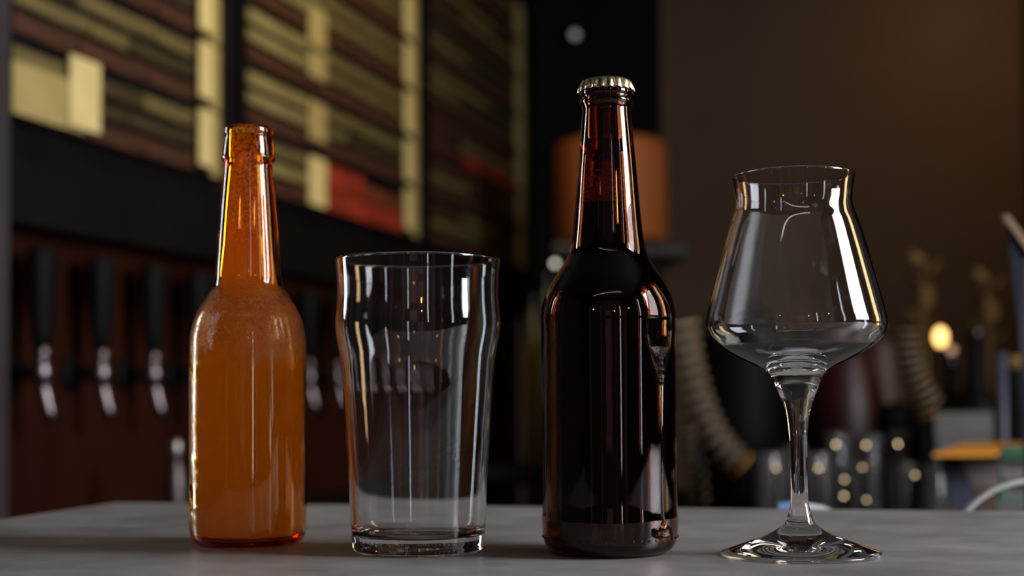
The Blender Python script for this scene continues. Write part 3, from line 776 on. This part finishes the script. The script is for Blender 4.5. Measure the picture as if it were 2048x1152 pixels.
# warm bright globe and its dimmer neighbours
g = bulb(1881, 674, 2.95, 13, M['warm_bulb'], 'bright warm globe light above the dark bottles at the right', name='globe_light')
[c_ for c_ in g.children if c_.name.startswith('globe')][0].scale = (1, 1, 1.5)
bulb(1903, 700, 3.0, 8, emis('soft_glow', (1.0, .6, .35), .7), 'dim orange round light just below the bright globe')
# dark bottles at the right
bottle('bottle', 'tall black bottle with sloping shoulders left of the blue-grey pole', 1952, 2.55, 92, 655, M['black'], grp=None, shoulder=.55, neckf=.3)
bottle('bottle', 'black bottle under the bright globe light', 1902, 2.75, 60, 715, M['black'], grp=None)
bottle('bottle', 'dark bottle at the right edge behind the pole', 2032, 2.6, 56, 712, M['black'], M['leaf'], grp=None, shoulder=.75, neckf=.6)
pl = thing('metal_pole', 'thin blue-grey pole left of the right edge', 'pole', (X(2004, 2.2), 2.2, ZK))
tube('pole', [(0, 0, 0), (0, 0, Z(2004, 705, 2.2) - ZK)], .0085, M['blue_grey'], pl, 16)
lathe('foot', [(0, 0), (.03, 0), (.03, .004), (.01, .008), (0, .008)], M['black'], pl, 24)
# vase of dry leaves against the brown wall
for px, py, lab, Yv in [(1850, 520, 'dry golden leaf sprig in a dark vase, above the globe light', 3.3), (1978, 555, 'smaller dry leaf sprig in a vase, right side against the wall', 3.35)]:
    v = thing('leaf_sprig', lab, 'plant', (X(px, Yv), Yv, ZK))
    hv = Z(px, py, Yv) - ZK
    lathe('vase', [(0, 0), (.03, 0), (.038, .03), (.034, .10), (.018, .16), (.021, .18), (.019, .18), (.016, .16), (0, .15)], M['black'], v, 28)
    tube('stem', [(0, 0, .15), (.004, 0, hv * .6), (0, 0, hv * .98)], .003, M['leaf'], v, 8)
    for j in range(7):
        a = j * 2.4; z = hv * (.68 + .05 * j)
        bm = bmesh.new(); ln, wd = .055, .018
        dirv = Vector((math.cos(a), math.sin(a), .9)).normalized(); sv = dirv.cross(Vector((0, 0, 1))).normalized(); nv = dirv.cross(sv)
        pts = [(0, 0), (.3, .9), (.6, 1), (.85, .5), (1, 0), (.85, -.5), (.6, -1), (.3, -.9)]
        top = [bm.verts.new(dirv * (u * ln) + sv * (q * wd) + nv * (.004 * abs(q))) for u, q in pts]
        low = [bm.verts.new(x.co - nv * .0015) for x in top]
        bm.faces.new(top); bm.faces.new(low)
        for i2 in range(8): bm.faces.new((top[i2], top[(i2 + 1) % 8], low[(i2 + 1) % 8], low[i2]))
        from_bm('leaf', bm, M['leaf'], v, loc=(0, 0, z))
# books, boxes and sheets at the lower right
def stackbox(name, lab, cat, x0, x1, Y, ytop, ybot, m, dep=.16, z0=None, parts=None, rz=-.33, grp=None):
    xa, xb = X(x0, Y), X(x1, Y); zt2 = Z((x0 + x1) / 2, ytop, Y); zb2 = z0 if z0 is not None else Z((x0 + x1) / 2, ybot, Y)
    t = thing(name, lab, cat, ((xa + xb) / 2 + math.sin(-rz) * dep / 2, Y + dep / 2, zb2), rz, grp)
    h = zt2 - zb2
    if parts == 'book':
        box('cover', (0, 0, .0015), (xb - xa, dep, .003), m, t); box('cover', (0, 0, h - .0015), (xb - xa, dep, .003), m, t)
        box('pages', (0, .002, h / 2), (xb - xa - .008, dep - .008, h - .006), M['pages'], t)
        box('spine', (-(xb - xa) / 2 + .002, 0, h / 2), (.004, dep, h), m, t)
    else:
        box('box_body', (0, 0, h * .4), (xb - xa, dep, h * .8), m, t, bevel=.002)
        box('box_lid', (0, 0, h * .9), (xb - xa + .004, dep + .004, h * .2), m, t, bevel=.002)
    return t, zt2
Yb = 1.9
t_, z1 = stackbox('carton', 'brown carton at the bottom of the pile at the right', 'box', 1935, 2120, Yb, 975, 0, mottled('brown_card', (.16, .09, .05), (.2, .12, .07), 9, .7), .2, z0=ZK)
t_, z2 = stackbox('book', 'thick grey-brown page block under the orange sheet', 'book', 1915, 2015, Yb + .02, 907, 0, M['pages'], .15, z0=z1, parts='book')
sh_q = [at(1866, 903, 1.84), at(2075, 903, 1.84)]
za = z2 + .0005
sheet = thing('orange_sheet', 'bright orange card sheet lying on the pile of books at the right', 'sheet', (X(1980, 1.95), 1.95, za))
bm = bmesh.new()
xs = [(X(1864, 1.84) , 1.84), (X(2090, 1.84), 1.84), (X(2090, 2.2), 2.2), (X(1925, 2.2), 2.2)]
a_ = [bm.verts.new((x - sheet.location.x, y - 1.95, 0)) for x, y in xs]; b_ = [bm.verts.new(v.co + Vector((0, 0, .003))) for v in a_]
bm.faces.new(a_); bm.faces.new(b_)
for i2 in range(4): bm.faces.new((a_[i2], a_[(i2 + 1) % 4], b_[(i2 + 1) % 4], b_[i2]))
from_bm('card', bm, M['orange'], sheet)
t_, z3 = stackbox('book', 'grey-green thick book at the right edge below the green one', 'book', 2000, 2110, 1.6, 918, 0, M['dark_green'], .15, z0=Z(2050, 965, 1.6), parts='book')
stackbox('book', 'bright green thin book on top at the right edge', 'book', 2006, 2110, 1.6, 902, 0, M['green'], .15, z0=z3, parts='book')
t_, z5 = stackbox('book', 'green book at the right edge behind the white cable', 'book', 2002, 2110, 1.6, 965, 0, M['green'], .15, z0=Z(2050, 1000, 1.6), parts='book')
stackbox('carton', 'grey carton under the green books at the right edge', 'box', 1996, 2120, 1.6, 1000, 0, M['greybox'], .16, z0=ZK)
bx, z6 = stackbox('box', 'light grey card box above the orange sheet', 'box', 1874, 1980, 2.35, 826, 0, M['greybox'], .14, z0=ZK)
# dark blue leaning panel
q = [at(1876, 915, 1.95), at(1915, 905, 1.95), at(1985, 1060, 1.78), at(1925, 1075, 1.78)]
tag(slab('leaning_panel', q, .006, M['blue_grey']), 'dark blue panel leaning against the book pile', 'panel')
# navy board with a bare tan edge, entering at the right
nb = thing('navy_board', 'navy board with a tan top edge entering at the right', 'board', at(2040, 700, 1.45))
o = nb.location.copy()
qq = [Vector(p) - o for p in (at(2014, 440, 1.45), at(2052, 505, 1.45), at(2110, 1060, 1.5), at(2052, 1060, 1.5), at(2040, 690, 1.45))]
slab('board_face', qq, .008, M['navy'], nb)
qq = [Vector(p) - o for p in (at(2008, 428, 1.445), at(2018, 430, 1.445), at(2062, 488, 1.445), at(2062, 512, 1.445), at(2014, 443, 1.445))]
slab('board_edge', qq, .010, M['tan_edge'], nb)
# white cable arching behind the bar
cb = [(1905, 1062), (1930, 1026), (1952, 1004), (1980, 985), (2010, 972), (2048, 964), (2100, 962), (2150, 975)]
pts3 = [at(x, y, 1.12) for x, y in cb]; o = pts3[0]
cab = tube('power_cable', [tuple(v) for v in spline([tuple(p) for p in pts3], 6)], .0024, M['cable'], None, 12)
tag(cab, 'white cable arching up behind the bar at the lower right', 'cable')
# narrow ledge behind the bar's rear edge that carries the leaflet and the cable
rr0 = c0 + dr * .55 + Vector((0, .03, 0)); rr1 = c0 + dr * 1.5 + Vector((0, .03, 0))
lg = prism('rear_ledge', [(rr0.x, rr0.y), (rr1.x, rr1.y), (rr1.x, rr1.y + .16), (rr0.x, rr0.y + .16)], H - .10, H - .075, M['bulkhead']); tag(lg, 'narrow black ledge tucked behind the rear edge of the bar', 'shelf')
lf_ = thing('leaflet', 'white and blue folded leaflet poking up behind the bar beside the stem', 'leaflet', at(1610, 1040, 1.12))
o = lf_.location.copy()
Yf = 1.12
A = [at(1557, 1006, Yf), at(1584, 1003, Yf), at(1584, 1090, Yf), at(1557, 1090, Yf)]
slab('blue_fold', [Vector(p) - o for p in A], .0015, M['paper_blue'], lf_)
A = [at(1584, 1004, Yf), at(1622, 1007, Yf), at(1645, 1011, Yf), at(1662, 1018, Yf), at(1662, 1090, Yf), at(1584, 1090, Yf)]
slab('white_fold', [Vector(p) - o for p in A], .0015, M['paper_white'], lf_)

# ------------------------------------------------------------------ the room behind the lens, seen only in the glass reflections
for i, (x, ww, m) in enumerate([(-2.2, .30, 'curtain'), (-.9, .14, 'curtain'), (.55, .18, 'curtain'), (1.55, .35, 'curtain')]):
    cu = thing('curtain', ['mauve curtain at the left end of the wall behind the viewer', 'mauve curtain left of centre on the wall behind the viewer', 'mauve curtain right of centre on the wall behind the viewer', 'mauve curtain at the right end of the wall behind the viewer'][i], 'curtain', (x, FY + .08, .2), 0, 'curtains behind the viewer')
    bm = bmesh.new(); n = 40; vs = []
    for z in (0, 2.5):
        vs.append([bm.verts.new((-ww / 2 + ww * k / n, .03 * math.sin(k * 1.3), z)) for k in range(n + 1)])
    for k in range(n): bm.faces.new((vs[0][k], vs[0][k + 1], vs[1][k + 1], vs[1][k]))
    from_bm('cloth', bm, M[m], cu, True)
    tube('curtain_rod', [(-ww / 2 - .05, 0, 2.52), (ww / 2 + .05, 0, 2.52)], .012, M['black'], cu, 10)
for i, (x, y, z) in enumerate([(-1.1, -1.3, 1.9), (.35, -1.7, 1.75), (1.3, -1.2, 1.95)]):
    pd = thing('pendant_lamp', ['orange pendant bulb hanging behind the viewer at the left', 'orange pendant bulb hanging behind the viewer in the middle', 'orange pendant bulb hanging behind the viewer at the right'][i], 'lamp', (x, y, z), 0, 'pendant bulbs behind the viewer')
    lathe('bulb', [(0, -.05), (.03, -.04), (.04, -.01), (.03, .03), (.015, .05), (0, .05)], emis('pendant_glow_%d' % i, (1.0, .42, .10), 60), pd, 20)
    tube('cord', [(0, 0, .05), (0, 0, ZC - z)], .003, M['black'], pd, 6)

pan = thing('brick_panel', 'dusty pink brick panel on the wall behind the viewer', 'wall panel', (-.15, FY + .03, .95))
box('panel_back', (0, -.01, .55), (.56, .04, 1.10), M['mauve'], pan)
me = None
for row in range(14):
    for q_ in range(3):
        bx_ = -.18 + q_ * .18 + (.045 if row % 2 else -.045)
        if me is None:
            o = box('brick', (bx_, .015, .04 + row * .078), (.165, .02, .065), M['brick'], pan, bevel=.003); me = o.data
        else:
            o = bpy.data.objects.new('brick', me); COL.objects.link(o); o.parent = pan; o.location = (bx_, .015 + .002 * ((row * 7 + q_ * 3) % 3), .04 + row * .078)
